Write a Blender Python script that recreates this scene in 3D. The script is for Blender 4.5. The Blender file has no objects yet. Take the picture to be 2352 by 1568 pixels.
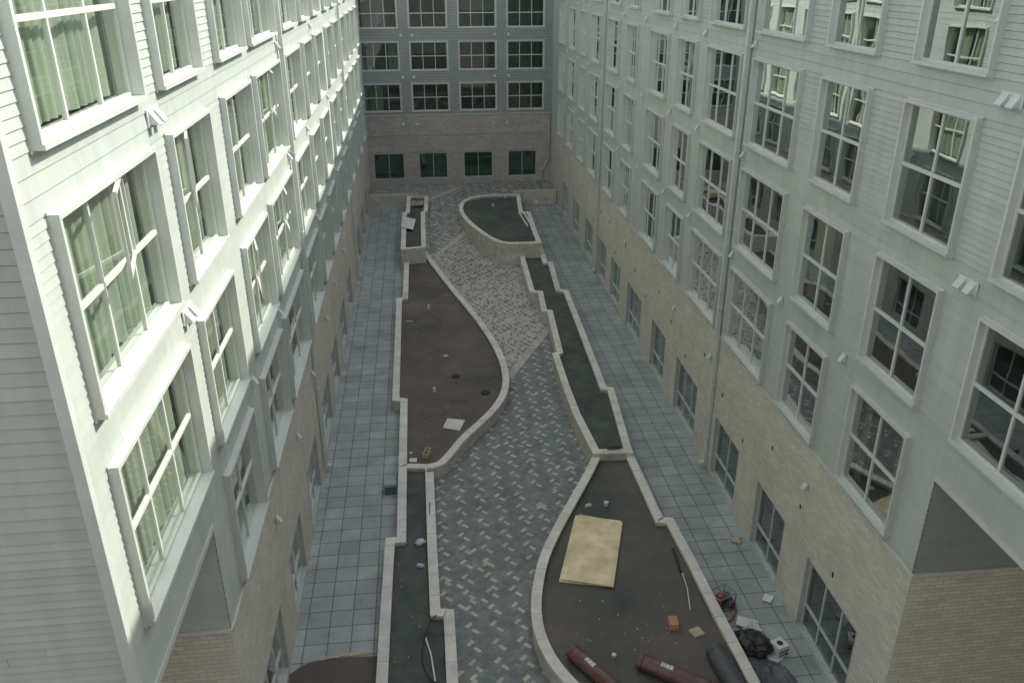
import bpy, bmesh, math, random
from mathutils import Vector, Matrix, noise
random.seed(7)
R = math.radians
S = bpy.context.scene
COL = S.collection
CH = 16.0            # eye height above the courtyard floor

# ------------------------------------------------------------------ helpers
def g(u, v, h=0.0):
    """photo coordinate -> point on the horizontal plane z=h"""
    a, b, c = u-1176.0, v-784.0, 1901.0
    wx = .9939*a-.0477*b+.0992*c
    wy = -.1101*a-.4093*b+.9057*c
    wz = -(.0026*a+.9112*b+.4119*c)
    t = (CH-h)/(-wz)
    return Vector((wx*t, wy*t, h))

class MB:
    def __init__(s): s.v=[]; s.f=[]; s.c=[]
    def quad(s,a,b,c,d,col=None):
        i=len(s.v); s.v+= [tuple(a),tuple(b),tuple(c),tuple(d)]; s.f.append((i,i+1,i+2,i+3)); s.c.append(col)
    def poly(s,pts):
        i=len(s.v); s.v+=[tuple(p) for p in pts]; s.f.append(tuple(range(i,i+len(pts)))); s.c.append(None)
    def box(s,x0,x1,y0,y1,z0,z1,M=None):
        p=[Vector((x,y,z)) for z in (z0,z1) for y in (y0,y1) for x in (x0,x1)]
        if M is not None: p=[M@q for q in p]
        i=len(s.v); s.v+=[tuple(q) for q in p]
        for f in ((0,2,3,1),(4,5,7,6),(0,1,5,4),(2,6,7,3),(0,4,6,2),(1,3,7,5)):
            s.f.append(tuple(i+k for k in f)); s.c.append(None)
    def cyl(s,p0,p1,r0,r1=None,n=14,caps=True):
        r1=r0 if r1 is None else r1
        p0=Vector(p0);p1=Vector(p1); d=(p1-p0).normalized()
        a=d.orthogonal().normalized(); b=d.cross(a); i=len(s.v)
        for p,r in ((p0,r0),(p1,r1)):
            for k in range(n):
                t=2*math.pi*k/n; s.v.append(tuple(p+(a*math.cos(t)+b*math.sin(t))*r))
        for k in range(n):
            s.f.append((i+k,i+(k+1)%n,i+n+(k+1)%n,i+n+k)); s.c.append(None)
        if caps:
            s.f.append(tuple(i+n-1-k for k in range(n))); s.f.append(tuple(i+n+k for k in range(n))); s.c+=[None,None]
    def tube(s,pts,r,n=8):
        pts=[Vector(p) for p in pts]; i=len(s.v); a=None
        for j,p in enumerate(pts):
            d=(pts[min(j+1,len(pts)-1)]-pts[max(j-1,0)]).normalized()
            a = d.orthogonal().normalized() if a is None else (a-d*a.dot(d)).normalized()
            b=d.cross(a)
            for k in range(n):
                t=2*math.pi*k/n; s.v.append(tuple(p+(a*math.cos(t)+b*math.sin(t))*r))
        for j in range(len(pts)-1):
            for k in range(n):
                s.f.append((i+j*n+k,i+j*n+(k+1)%n,i+(j+1)*n+(k+1)%n,i+(j+1)*n+k)); s.c.append(None)
        s.f.append(tuple(i+n-1-k for k in range(n))); s.f.append(tuple(i+(len(pts)-1)*n+k for k in range(n))); s.c+=[None,None]
    def mesh(s,name,mat,smooth=False):
        me=bpy.data.meshes.new(name); me.from_pydata(s.v,[],s.f); 
        if mat: me.materials.append(mat)
        if any(c is not None for c in s.c):
            ca=me.color_attributes.new('Col','FLOAT_COLOR','CORNER')
            for p,c in zip(me.polygons,s.c):
                c=c or (0.05,0.05,0.05)
                for l in p.loop_indices: ca.data[l].color=(c[0],c[1],c[2],1)
        if smooth:
            for p in me.polygons: p.use_smooth=True
        me.update(); return me
    def build(s,name,mat,parent=None,loc=(0,0,0),rot=(0,0,0),smooth=False,bevel=0):
        o=bpy.data.objects.new(name,s.mesh(name,mat,smooth)); COL.objects.link(o)
        o.location=loc; o.rotation_euler=rot
        if parent: o.parent=parent
        if bevel:
            m=o.modifiers.new('b','BEVEL'); m.width=bevel; m.segments=2
        return o
def link(me,name,parent,loc=(0,0,0),rot=(0,0,0)):
    o=bpy.data.objects.new(name,me); COL.objects.link(o); o.location=loc; o.rotation_euler=rot; o.parent=parent; return o
def tag(o,label,cat,group=None):
    o['label']=label; o['category']=cat
    if group: o['group']=group
    return o
def thing(name,label,cat,loc=(0,0,0),rz=0,group=None):
    o=bpy.data.objects.new(name,None); COL.objects.link(o); o.location=loc; o.rotation_euler=(0,0,rz)
    return tag(o,label,cat,group)
def struct(o): o['kind']='structure'; return o
def chaikin(p,it=2):
    for _ in range(it):
        q=[p[0]]
        for a,b in zip(p,p[1:]):
            q+= [a*.75+b*.25, a*.25+b*.75]
        q.append(p[-1]); p=q
    return p

# ------------------------------------------------------------------ materials
def newmat(name):
    m=bpy.data.materials.new(name); m.use_nodes=True; nt=m.node_tree
    b=nt.nodes['Principled BSDF']; return m,nt,b
def N(nt,t,**kw):
    n=nt.nodes.new(t)
    for k,v in kw.items():
        if k in n.inputs: n.inputs[k].default_value=v
        else: setattr(n,k,v)
    return n
def mat(name,c,rough=.6,var=.12,scale=3.0,bump=0,bscale=60,metal=0,c2=None,spots=None,spot_scale=4,spot_th=.62,spec=None,vcol=False,streak=False):
    m,nt,b=newmat(name); L=nt.links
    b.inputs['Roughness'].default_value=rough; b.inputs['Metallic'].default_value=metal
    if spec is not None: b.inputs['Specular IOR Level'].default_value=spec
    tc=N(nt,'ShaderNodeTexCoord')
    no=N(nt,'ShaderNodeTexNoise'); no.inputs['Scale'].default_value=scale; no.inputs['Detail'].default_value=8; no.inputs['Roughness'].default_value=.65
    if streak:
        mp=N(nt,'ShaderNodeMapping'); mp.inputs['Scale'].default_value=(2.2,2.2,.35); L.new(tc.outputs['Object'],mp.inputs['Vector']); L.new(mp.outputs[0],no.inputs['Vector'])
    else: L.new(tc.outputs['Object'],no.inputs['Vector'])
    cr=N(nt,'ShaderNodeValToRGB'); L.new(no.outputs['Fac'],cr.inputs['Fac'])
    c2=c2 or tuple(x*(1-var*2) for x in c)
    hi=tuple(min(1,x*(1+var)) for x in c)
    cr.color_ramp.elements[0].position=.3; cr.color_ramp.elements[1].position=.7
    cr.color_ramp.elements[0].color=(*c2,1); cr.color_ramp.elements[1].color=(*hi,1)
    out=cr.outputs['Color']
    if spots:
        n2=N(nt,'ShaderNodeTexNoise'); n2.inputs['Scale'].default_value=spot_scale; n2.inputs['Detail'].default_value=10; n2.inputs['Roughness'].default_value=.75
        L.new(tc.outputs['Object'],n2.inputs['Vector'])
        r2=N(nt,'ShaderNodeValToRGB'); r2.color_ramp.elements[0].position=spot_th; r2.color_ramp.elements[1].position=spot_th+.06
        L.new(n2.outputs['Fac'],r2.inputs['Fac'])
        mx=N(nt,'ShaderNodeMix',data_type='RGBA'); L.new(r2.outputs['Color'],mx.inputs[0]); L.new(out,mx.inputs[6]); mx.inputs[7].default_value=(*spots,1)
        out=mx.outputs[2]
    if vcol:
        at_=N(nt,'ShaderNodeAttribute'); at_.attribute_name='Col'
        mm=N(nt,'ShaderNodeVectorMath',operation='MULTIPLY'); L.new(out,mm.inputs[0]); L.new(at_.outputs['Color'],mm.inputs[1]); out=mm.outputs[0]
    L.new(out,b.inputs['Base Color'])
    if bump:
        n3=N(nt,'ShaderNodeTexNoise'); n3.inputs['Scale'].default_value=bscale; n3.inputs['Detail'].default_value=6
        L.new(tc.outputs['Object'],n3.inputs['Vector'])
        bp=N(nt,'ShaderNodeBump'); bp.inputs['Strength'].default_value=bump; bp.inputs['Distance'].default_value=.02
        L.new(n3.outputs['Fac'],bp.inputs['Height']); L.new(bp.outputs['Normal'],b.inputs['Normal'])
    return m
def grid_mat(name,c1,c2,mortar,bw,bh,msize,offset,xz,rough=.8,bump=.5,var=.18,stain=.3):
    m,nt,b=newmat(name); L=nt.links; b.inputs['Roughness'].default_value=rough
    tc=N(nt,'ShaderNodeTexCoord'); vec=tc.outputs['Object']
    if xz:
        sp=N(nt,'ShaderNodeSeparateXYZ'); cb=N(nt,'ShaderNodeCombineXYZ'); L.new(vec,sp.inputs[0])
        L.new(sp.outputs[0],cb.inputs[0]); L.new(sp.outputs[2],cb.inputs[1]); vec=cb.outputs[0]
    br=N(nt,'ShaderNodeTexBrick'); br.offset=offset; L.new(vec,br.inputs['Vector'])
    br.inputs['Color1'].default_value=(*c1,1); br.inputs['Color2'].default_value=(*c2,1); br.inputs['Mortar'].default_value=(*mortar,1)
    br.inputs['Scale'].default_value=1; br.inputs['Mortar Size'].default_value=msize; br.inputs['Brick Width'].default_value=bw; br.inputs['Row Height'].default_value=bh
    br.inputs['Mortar Smooth'].default_value=.2
    no=N(nt,'ShaderNodeTexNoise'); no.inputs['Scale'].default_value=.8; no.inputs['Detail'].default_value=9; no.inputs['Roughness'].default_value=.7
    L.new(tc.outputs['Object'],no.inputs['Vector'])
    mr=N(nt,'ShaderNodeMapRange'); mr.inputs['From Min'].default_value=.3; mr.inputs['From Max'].default_value=.7; mr.inputs['To Min'].default_value=1-stain; mr.inputs['To Max'].default_value=1.1
    L.new(no.outputs['Fac'],mr.inputs['Value'])
    mx=N(nt,'ShaderNodeVectorMath',operation='SCALE'); L.new(br.outputs['Color'],mx.inputs[0]); L.new(mr.outputs[0],mx.inputs['Scale'])
    L.new(mx.outputs[0],b.inputs['Base Color'])
    iv=N(nt,'ShaderNodeMath',operation='SUBTRACT'); iv.inputs[0].default_value=1; L.new(br.outputs['Fac'],iv.inputs[1])
    bp=N(nt,'ShaderNodeBump'); bp.inputs['Strength'].default_value=bump; bp.inputs['Distance'].default_value=.01
    L.new(iv.outputs[0],bp.inputs['Height']); L.new(bp.outputs['Normal'],b.inputs['Normal'])
    return m
def glass(name,tint,rough,boost,base,wav=.0):
    m=bpy.data.materials.new(name); m.use_nodes=True; nt=m.node_tree; L=nt.links
    nt.nodes.remove(nt.nodes['Principled BSDF']); out=nt.nodes['Material Output']
    tr=N(nt,'ShaderNodeBsdfTransparent'); tr.inputs[0].default_value=(*tint,1)
    gl=N(nt,'ShaderNodeBsdfGlossy'); gl.inputs['Roughness'].default_value=rough; gl.inputs['Color'].default_value=(.93,.97,.95,1)
    # thin pane: the same reflectance from either side
    ge=N(nt,'ShaderNodeNewGeometry'); io=N(nt,'ShaderNodeMath',operation='MULTIPLY_ADD'); io.inputs[1].default_value=-(1.5-1/1.5); io.inputs[2].default_value=1.5
    L.new(ge.outputs['Backfacing'],io.inputs[0])
    fr=N(nt,'ShaderNodeFresnel'); L.new(io.outputs[0],fr.inputs['IOR'])
    ma=N(nt,'ShaderNodeMath',operation='MULTIPLY_ADD'); ma.use_clamp=True; ma.inputs[1].default_value=boost; ma.inputs[2].default_value=base
    L.new(fr.outputs[0],ma.inputs[0])
    mx=N(nt,'ShaderNodeMixShader'); L.new(ma.outputs[0],mx.inputs[0]); L.new(tr.outputs[0],mx.inputs[1]); L.new(gl.outputs[0],mx.inputs[2]); L.new(mx.outputs[0],out.inputs[0])
    if wav:
        tc=N(nt,'ShaderNodeTexCoord'); oi=N(nt,'ShaderNodeObjectInfo')
        ad=N(nt,'ShaderNodeVectorMath',operation='ADD'); L.new(tc.outputs['Object'],ad.inputs[0]); 
        sc=N(nt,'ShaderNodeMath',operation='MULTIPLY'); sc.inputs[1].default_value=40; L.new(oi.outputs['Random'],sc.inputs[0]); L.new(sc.outputs[0],ad.inputs[1])
        no=N(nt,'ShaderNodeTexNoise'); no.inputs['Scale'].default_value=1.0; no.inputs['Detail'].default_value=1; L.new(ad.outputs[0],no.inputs['Vector'])
        bp=N(nt,'ShaderNodeBump'); bp.inputs['Strength'].default_value=wav; bp.inputs['Distance'].default_value=.05
        L.new(no.outputs['Fac'],bp.inputs['Height']); L.new(bp.outputs['Normal'],gl.inputs['Normal'])
    return m
def vcol_mat(name):
    m,nt,b=newmat(name); L=nt.links; b.inputs['Roughness'].default_value=.8
    at=N(nt,'ShaderNodeAttribute'); at.attribute_name='Col'
    tc=N(nt,'ShaderNodeTexCoord'); no=N(nt,'ShaderNodeTexNoise'); no.inputs['Scale'].default_value=1.1; no.inputs['Detail'].default_value=10; no.inputs['Roughness'].default_value=.75
    L.new(tc.outputs['Object'],no.inputs['Vector'])
    mr=N(nt,'ShaderNodeMapRange'); mr.inputs['From Min'].default_value=.3; mr.inputs['From Max'].default_value=.7; mr.inputs['To Min'].default_value=.72; mr.inputs['To Max'].default_value=1.2
    L.new(no.outputs['Fac'],mr.inputs['Value'])
    mx=N(nt,'ShaderNodeVectorMath',operation='SCALE'); L.new(at.outputs['Color'],mx.inputs[0]); L.new(mr.outputs[0],mx.inputs['Scale']); L.new(mx.outputs[0],b.inputs['Base Color'])
    return m

M=dict(
 siding=mat('siding_paint',(.50,.55,.50),.55,.06,1.0,vcol=True,streak=True),
 siding_rear_and_shade=mat('grey_siding_paint_and_shade',(.33,.36,.35),.6,.06,1.2,vcol=True),
 backing=mat('sheathing',(.10,.11,.11),.8),
 trim=mat('white_trim',(.62,.66,.61),.4,.05,2),
 trim_rear=mat('rear_trim',(.58,.62,.57),.4,.04,2),
 sash=mat('sash_white',(.66,.69,.62),.4,.04,2),
 brick=grid_mat('brick_buff',(.73,.69,.59),(.62,.585,.50),(.47,.45,.39),.29,.098,.008,.5,True,stain=.13),
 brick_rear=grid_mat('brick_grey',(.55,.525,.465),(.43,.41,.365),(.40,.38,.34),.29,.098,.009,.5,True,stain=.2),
 glassL=glass('glass_left',(.93,.97,.93),.02,1.6,.03),
 glassR=glass('glass_right',(.62,.72,.65),.01,4.0,.07,.06),
 glassB=glass('glass_rear',(.5,.64,.56),.02,2.2,.03,.05),
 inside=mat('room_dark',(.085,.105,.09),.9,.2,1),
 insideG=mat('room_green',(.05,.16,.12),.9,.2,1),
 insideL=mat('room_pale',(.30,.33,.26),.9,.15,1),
 curtain=mat('curtain',(.36,.41,.32),.9,.05,4),
 blind=mat('blind',(.5,.52,.48),.9,.08,4),
 conc=mat('cast_concrete',(.60,.58,.50),.8,.14,2.5,.25,40),
 coping=mat('coping_stone',(.72,.70,.62),.75,.08,2.5,.2,50),
 copingv=mat('coping_stone_blocks',(.76,.74,.65),.75,.10,2.5,.2,50,vcol=True),
 slabs=grid_mat('slab_paving',(.44,.49,.475),(.36,.405,.395),(.15,.17,.16),.6,.6,.014,0,False,stain=.32),
 soil=mat('soil_dark',(.095,.112,.092),.95,.3,1.2,.8,30,c2=(.055,.067,.057),spots=(.22,.23,.20),spot_scale=3,spot_th=.68),
 soilbrown=mat('soil_brown',(.150,.105,.092),.75,.3,.4,.8,30,c2=(.060,.066,.056),spots=(.40,.38,.33),spot_scale=1.6,spot_th=.70),  # soil brown, with some red lens flare tint put into its colour
 soilgrey=mat('soil_grey',(.135,.105,.092),.7,.3,.35,.8,30,c2=(.055,.075,.062),spots=(.36,.35,.31),spot_scale=1.7,spot_th=.69),
 pavers=vcol_mat('paver_colours'),
 band=grid_mat('band_stone',(.62,.58,.49),(.55,.52,.44),(.3,.28,.25),.3,.3,.01,0,False),
 dirt=mat('dirt',(.20,.17,.14),.95,.3,2,.8,25,spots=(.42,.40,.34),spot_scale=3,spot_th=.6),
 joint=mat('joint_sand',(.17,.175,.165),.95,.2,3),
 roof=mat('roof_membrane',(.4,.4,.4),.9),
 ply=mat('plywood',(.90,.76,.50),.7,.12,1.6,.1,20,c2=(.62,.48,.27),spots=(.45,.36,.22),spot_scale=2.2,spot_th=.64),
 white=mat('white_plastic',(.75,.76,.74),.4,.05,5),
 paper=mat('paper_white',(.7,.72,.72),.8,.05,6),
 black=mat('black_plastic',(.025,.027,.028),.3,.2,6),
 rubber=mat('black_rubber',(.03,.032,.032),.6,.2,6),
 red=mat('red_paint',(.42,.11,.07),.5,.2,6),
 steel=mat('grey_steel',(.3,.31,.32),.4,.1,6,metal=.7),
 film=mat('maroon_wrap',(.17,.085,.075),.35,.25,4),
 darkroll=mat('dark_roll',(.09,.105,.11),.5,.2,4),
 core=mat('cardboard',(.42,.30,.19),.9,.1,6),
 tan=mat('tan_block',(.55,.46,.33),.9,.12,9,.4,60),
 rust=mat('terracotta',(.55,.30,.19),.9,.12,9,.3,50),
 blue=mat('slate_blue_plastic',(.12,.17,.20),.5,.12,6),
 lid=mat('pale_grey_lid',(.33,.38,.40),.5,.1,6),
 tarp=mat('grey_tarp',(.14,.16,.165),.6,.25,3,.3,12),
 wood=mat('lumber',(.55,.42,.26),.8,.15,8),
 rag=mat('pale_blue_rag',(.62,.70,.74),.9,.12,8),
 grey=mat('grey_metal',(.48,.51,.47),.5,.08,4),
 hood=mat('hood_white',(.66,.69,.65),.5,.05,4),
)

# ------------------------------------------------------------------ wall builders (local: x along, y outward, z up)
def free(a,b,z0,z1,holes):
    iv=[(a,b)]
    for (h0,h1,k0,k1) in holes:
        if k0<z1-1e-4 and k1>z0+1e-4:
            n=[]
            for (p,q) in iv:
                if h1<=p or h0>=q: n.append((p,q))
                else:
                    if h0>p: n.append((p,h0))
                    if h1<q: n.append((h1,q))
            iv=n
    return iv
brng=random.Random(21)
def boards(mb,a,b,segs,holes,lip=.016,gap=.0045):
    """segs: list of (z0,z1,board height)"""
    for (s0,s1,h) in segs:
        n=max(1,round((s1-s0)/h)); d=(s1-s0)/n
        for k in range(n):
            z0=s0+k*d; z1=z0+d
            for (p,q) in free(a,b,z0,z1,holes):
                cuts=[p]; x=p+brng.uniform(.8,3.6)
                while x<q-.4: cuts.append(x); x+=3.6
                cuts.append(q)
                for i in range(len(cuts)-1):
                    x0=cuts[i]+(.002 if i else 0); x1=cuts[i+1]-(.002 if i<len(cuts)-2 else 0)
                    t=brng.uniform(.95,1.03); c=(t,t,t*brng.uniform(.985,1.01))
                    mb.quad((x0,lip,z0+.002),(x1,lip,z0+.002),(x1,.001,z1-gap),(x0,.001,z1-gap),col=c)
                    mb.quad((x0,-.008,z0+.002),(x1,-.008,z0+.002),(x1,lip,z0+.002),(x0,lip,z0+.002),col=c)
def sheet(mb,a,b,z0,z1,holes,y=0,below=None):
    zs=sorted({z0,z1}|{z for h in holes for z in h[2:] if z0<z<z1})
    for k0,k1 in zip(zs,zs[1:]):
        for p,q in free(a,b,k0,k1,holes):
            mb.quad((q,y,k0),(p,y,k0),(p,y,k1),(q,y,k1))

WC={}
def win_meshes(w,h,n,kind):
    key=(round(w,2),round(h,2),n,kind)
    if key in WC: return WC[key]
    if kind=='ground': t,yb,yf,ys=.045,-.24,.004,-.15
    elif kind=='rear': t,yb,yf,ys=.085,-.16,.06,-.04
    elif kind=='rearbrick': t,yb,yf,ys=.05,-.2,.004,-.08
    elif kind=='wingR': t,yb,yf,ys=.055,-.20,.13,-.03
    else: t,yb,yf,ys=.06,-.22,.14,-.06
    wing=kind.startswith('wing'); m=MB()
    m.box(0,w,yb,yf+(.02 if wing else 0),0,t); m.box(0,w,yb,yf,h-t,h)
    m.box(0,t,yb,yf-.002,t,h-t); m.box(w-t,w,yb,yf-.002,t,h-t)
    if wing:   # thin flange that laps the siding
        m.box(-.03,w+.03,.020,.04,-.03,0); m.box(-.03,w+.03,.020,.04,h,h+.03)
    sm={'rearbrick':M['grey'],'ground':M['grey'],'rear':M['trim_rear']}.get(kind,M['trim'])
    sur=m.mesh('window',sm)
    m=MB(); b=.05; x0,x1,z0,z1=t,w-t,t,h-t
    m.box(x0,x1,ys-.03,ys+.03,z0,z0+b); m.box(x0,x1,ys-.03,ys+.03,z1-b,z1)
    m.box(x0,x0+b,ys-.029,ys+.029,z0+b,z1-b); m.box(x1-b,x1,ys-.029,ys+.029,z0+b,z1-b)
    for k in range(1,n):
        x=x0+(x1-x0)*k/n; m.box(x-.024,x+.024,ys-.028,ys+.028,z0+b,z1-b)
    if kind!='rearbrick':
        zm=z0+(z1-z0)*(.5 if kind!='ground' else .32)
        m.box(x0+b,x1-b,ys-.024,ys+.034,zm-.032,zm+.032)
    sash=m.mesh('sash',M['sash'] if wing else (M['trim_rear'] if kind!='rearbrick' else M['grey']))
    m=MB(); m.quad((x1-.01,ys,z0+.01),(x0+.01,ys,z0+.01),(x0+.01,ys,z1-.01),(x1-.01,ys,z1-.01)); pane=m.mesh('glass_pane',None)
    m=MB(); yi=yb-.003; D=-.95 if kind!='rearbrick' else -.4; e=.02
    m.quad((e,D,e),(w-e,D,e),(w-e,D,h-e),(e,D,h-e)); m.quad((e,yi,e),(w-e,yi,e),(w-e,D,e),(e,D,e)); m.quad((e,yi,h-e),(e,D,h-e),(w-e,D,h-e),(w-e,yi,h-e))
    m.quad((e,yi,e),(e,D,e),(e,D,h-e),(e,yi,h-e)); m.quad((w-e,yi,e),(w-e,yi,h-e),(w-e,D,h-e),(w-e,D,e))
    room=m.mesh('room_recess',None)
    curt=[]
    for var in range(4):
        m=MB(); rg=random.Random(var)
        spans={0:[(.06,.46),(.58,.94)],1:[(.06,.94)],2:[(.05,.3),(.8,.95)],3:[(.5,.95)]}[var]
        for (p,q) in spans:
            a=p*w; bb=q*w; K=int((bb-a)/.03)+2; pts=[]
            for i in range(K+1):
                x=a+(bb-a)*i/K; pts.append((x,-.27+.035*math.sin(x*22+1.5*math.sin(x*5+var))))
            for (xa,ya),(xb,yb2) in zip(pts,pts[1:]): m.quad((xa,ya,.1),(xb,yb2,.1),(xb,yb2,h-.08),(xa,ya,h-.08))
        curt.append(m.mesh('curtain',M['curtain'],True))
    m=MB(); zb=h*.55
    for k in range(int((h-.1-zb)/.05)):
        z=h-.09-k*.05; m.quad((.1,-.26,z),(w-.1,-.26,z),(w-.1,-.29,z-.042),(.1,-.29,z-.042))
    blind=m.mesh('blind',M['blind'])
    # an outward tilted casement for a few openings
    m=MB(); cw=(x1-x0)/n; ch=(z1-z0)/2-.06; T=Matrix.Translation((x0+cw*(n//2),ys+.04,z0+(z1-z0)/2+.04))@Matrix.Rotation(R(14),4,'Z' )
    m.box(.02,cw-.02,0,.04,0,.05,T); m.box(.02,cw-.02,0,.04,ch-.05,ch,T); m.box(.02,.07,.001,.039,.05,ch-.05,T); m.box(cw-.07,cw-.02,.001,.039,.05,ch-.05,T)
    opn=m.mesh('open_casement',M['sash'])
    WC[key]=(sur,sash,pane,room,curt,blind,opn); return WC[key]
def matcopy(me,m,tagk):
    k=(me.name,tagk)
    if k not in WC:
        c=me.copy(); c.materials.clear(); c.materials.append(m); WC[k]=c
    return WC[k]
def window(root,s0,z0,w,h,n,kind,side,rng,opened=False):
    sur,sash,pane,room,curt,blind,opn=win_meshes(w,h,n,kind)
    o=link(sur,'window',root,(s0,0,z0))
    link(sash,'sash',o)
    gm={'left':M['glassL'],'right':M['glassR'],'rear':M['glassB']}[side]
    if kind=='ground': gm=M['glassB']
    link(matcopy(pane,gm,gm.name),'glass_pane',o)
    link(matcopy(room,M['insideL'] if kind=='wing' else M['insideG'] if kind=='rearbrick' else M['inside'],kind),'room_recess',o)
    if kind=='wing': link(curt[rng.choice([0,1,1,0])],'curtain',o)
    elif kind in('rear','wingR') and rng.random()<.26:
        link(curt[rng.choice([2,3])],'curtain',o)
    elif kind in('rear','wingR') and rng.random()<.15: link(blind,'blind',o)
    if opened: link(opn,'open_casement',o)
    return o

def hood_mesh(double,k=1.0):
    m=MB(); xs=(-.14*k,.14*k) if double else (0,)
    W=(.28 if double else .11)*k
    m.box(-W,W,.020,.04,-.12*k,.12*k)
    for x in xs:
        w=.085*k; z1=.10*k; z0=-.09*k; y0=.04; y1=.04+.13*k
        a=[(x-w,y0,z1),(x+w,y0,z1),(x+w,y1,z0),(x-w,y1,z0)]
        m.quad(a[3],a[2],a[1],a[0]); m.poly([(x-w,y0,z1),(x-w,y1,z0),(x-w,y0,z0)]); m.poly([(x+w,y0,z1),(x+w,y0,z0),(x+w,y1,z0)])
        m.quad((x-w,y1,z0),(x+w,y1,z0),(x+w,y1-.015,z0-.03),(x-w,y1-.015,z0-.03))
    return m.mesh('vent_hood',M['hood'])
HS,HD,HB=hood_mesh(False,.8),hood_mesh(True),hood_mesh(False,.65)
brk={}
for kk,(y0,y1) in {'brick':(.004,.135),'siding':(.022,.19)}.items():
    m=MB(); m.box(-.10,.10,y0,y1,0,.05); brk[kk]=m.mesh('pipe_bracket',M['trim'])
def pipe(root,s,ztop,zbrick,mt):
    m=MB(); m.box(s-.07,s+.07,.06,.18,zbrick+.25,ztop)
    m.box(s-.07,s+.07,.02,.12,.25,zbrick-.2)
    p=[(s-.07,.06,zbrick+.25),(s+.07,.06,zbrick+.25),(s+.07,.18,zbrick+.25),(s-.07,.18,zbrick+.25)]
    q=[(s-.07,.02,zbrick-.2),(s+.07,.02,zbrick-.2),(s+.07,.12,zbrick-.2),(s-.07,.12,zbrick-.2)]
    for i in range(4):
        j=(i+1)%4; m.quad(q[i],q[j],p[j],p[i])
    m.box(s-.07,s+.07,.05,.26,.12,.249)
    o=m.build('downpipe',mt,root)
    for z in (1.2,3.2,6,8.6,11,13.9): link(brk['brick' if z<5 else 'siding'],'pipe_bracket',o,(s,0,z))
    return o

ROW=[5.2+3.05*k for k in range(5)]; WH=2.4; TOP=20.7; BT=5.05; SOF=7.36
def wing_segs(zlo):
    seg=[]
    if zlo<ROW[0]: seg.append((BT,ROW[0],.15)); seg.append((ROW[0],ROW[0]+18*.12,.12)); 
    seg.append((SOF,ROW[0]+WH,.12))
    for k in range(5):
        t=ROW[k]+WH; nx=ROW[k+1] if k<4 else TOP
        seg.append((t,nx,.217))
        if k<4: seg.append((nx,nx+WH,.12))
    return seg
# ------------------------------------------------------------------ LEFT WING
rng=random.Random(3)
LX=-3.85
left=thing('apartment_wing','sunlit apartment wing on the left, white lap siding with deep boxed windows','building',(LX,0,0),R(-90))
colsL=[(8.72,12.28,3),(13.18,15.75,2),(17.1,19.95,2),(20.62,24.5,3),(25.7,28.9,3),(30,32.4,2),(33.6,36.2,3),(38,40.2,2),(41.4,44,3),(45.4,48,3),(49.4,51.6,2),(53,55.6,3),(57,59.4,2)]
gndL=[(13.5,16),(17.6,19.8),(21.5,24),(26,28.6),(30,32.2),(34,36.6),(38.5,40.7),(46,48.5),(50.5,53),(55,57.5)]
YB=63.0
holes=[]; 
for (a,b,n) in colsL:
    for k in range(5):
        if k==0 and a<12: continue
        holes.append((-b,-a,ROW[k],ROW[k]+WH)); window(left,-b,ROW[k],b-a,WH,n,'wing','left',rng,opened=(a,k) in ((8.72,2),(20.62,1),(13.18,2),(20.62,2),(17.1,1)))
gh=[]
for (a,b) in gndL:
    gh.append((-b,-a,.12,2.15)); window(left,-b,.12,b-a,2.03,3 if b-a>2.3 else 2,'ground','left',rng)
m=MB(); lo=[s for s in wing_segs(0) if s[1]<=SOF+.001]; hi=[s for s in wing_segs(0) if s[0]>=SOF-.001]
boards(m,-YB,-12.1,lo,holes); boards(m,-YB,-8.25,hi,holes)
m.build('siding_wall',M['siding'],left)
m=MB(); sheet(m,-YB,-12.1,BT,SOF,holes,-.009); sheet(m,-YB,-8.25,SOF,TOP,holes,-.009); m.build('sheathing',M['backing'],left)
m=MB(); sheet(m,-YB,-12.1,0,BT-.06,gh,0); m.build('brick_base',M['brick'],left)
m=MB(); m.box(-YB,-12.06,-.02,.05,BT-.06,BT-.002); m.build('belt_course',M['trim'],left)
m=MB(); m.box(-8.25,-8.13,-.10,.035,SOF-.02,TOP); m.box(-12.1,-8.13,.0,.032,SOF-.12,SOF-.001); m.build('corner_trim',M['trim'],left)
# end wall towards the viewer and the recess under it
m=MB(); boards(m,0,9,[(SOF+.02,10,.12),(10,14,.17),(14,TOP,.17)],[],gap=.007); m.build('end_siding',M['siding'],left,(-8.25,0,0),(0,0,R(-90)))
m=MB(); boards(m,0,9,[(BT,SOF,.21)],[]); m.build('end_siding',M['siding'],left,(-12.1,0,0),(0,0,R(-90)))
for s_,z0_,z1_ in ((-8.25,SOF+.02,TOP),(-12.1,BT,SOF)):
    m=MB(); sheet(m,0,9,z0_,z1_,[],-.009); m.build('end_sheathing',M['backing'],left,(s_,0,0),(0,0,R(-90)))
m=MB(); sheet(m,0,9,0,BT-.06,[],0); m.build('brick_end_wall',M['brick'],left,(-12.1,0,0),(0,0,R(-90)))
m=MB(); m.box(-.05,9,-.02,.06,BT-.06,BT-.003); m.build('belt_course',M['trim'],left,(-12.1,0,0),(0,0,R(-90)))
m=MB(); m.box(-12.1,-8.27,-9,-.012,SOF-.0,SOF+.02); m.build('soffit',M['trim'],left)
m=MB(); m.box(-12.04,-8.3,-4.2,-4,.0,SOF-.01); m.build('recess_shade_wall',M['brick_rear'],left)  # unseen inner wall, added to keep open sky light out of the recess
m=MB(); m.box(-YB,-12.2,-9,-.97,.0,TOP-.1); m.box(-12.15,-8.4,-9,-.97,SOF+.1,TOP-.1); m.build('building_core',M['inside'],left)
m=MB(); m.box(-YB,-8.2,-9,.12,TOP,TOP+.2); m.build('roof',M['roof'],left)
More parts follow.
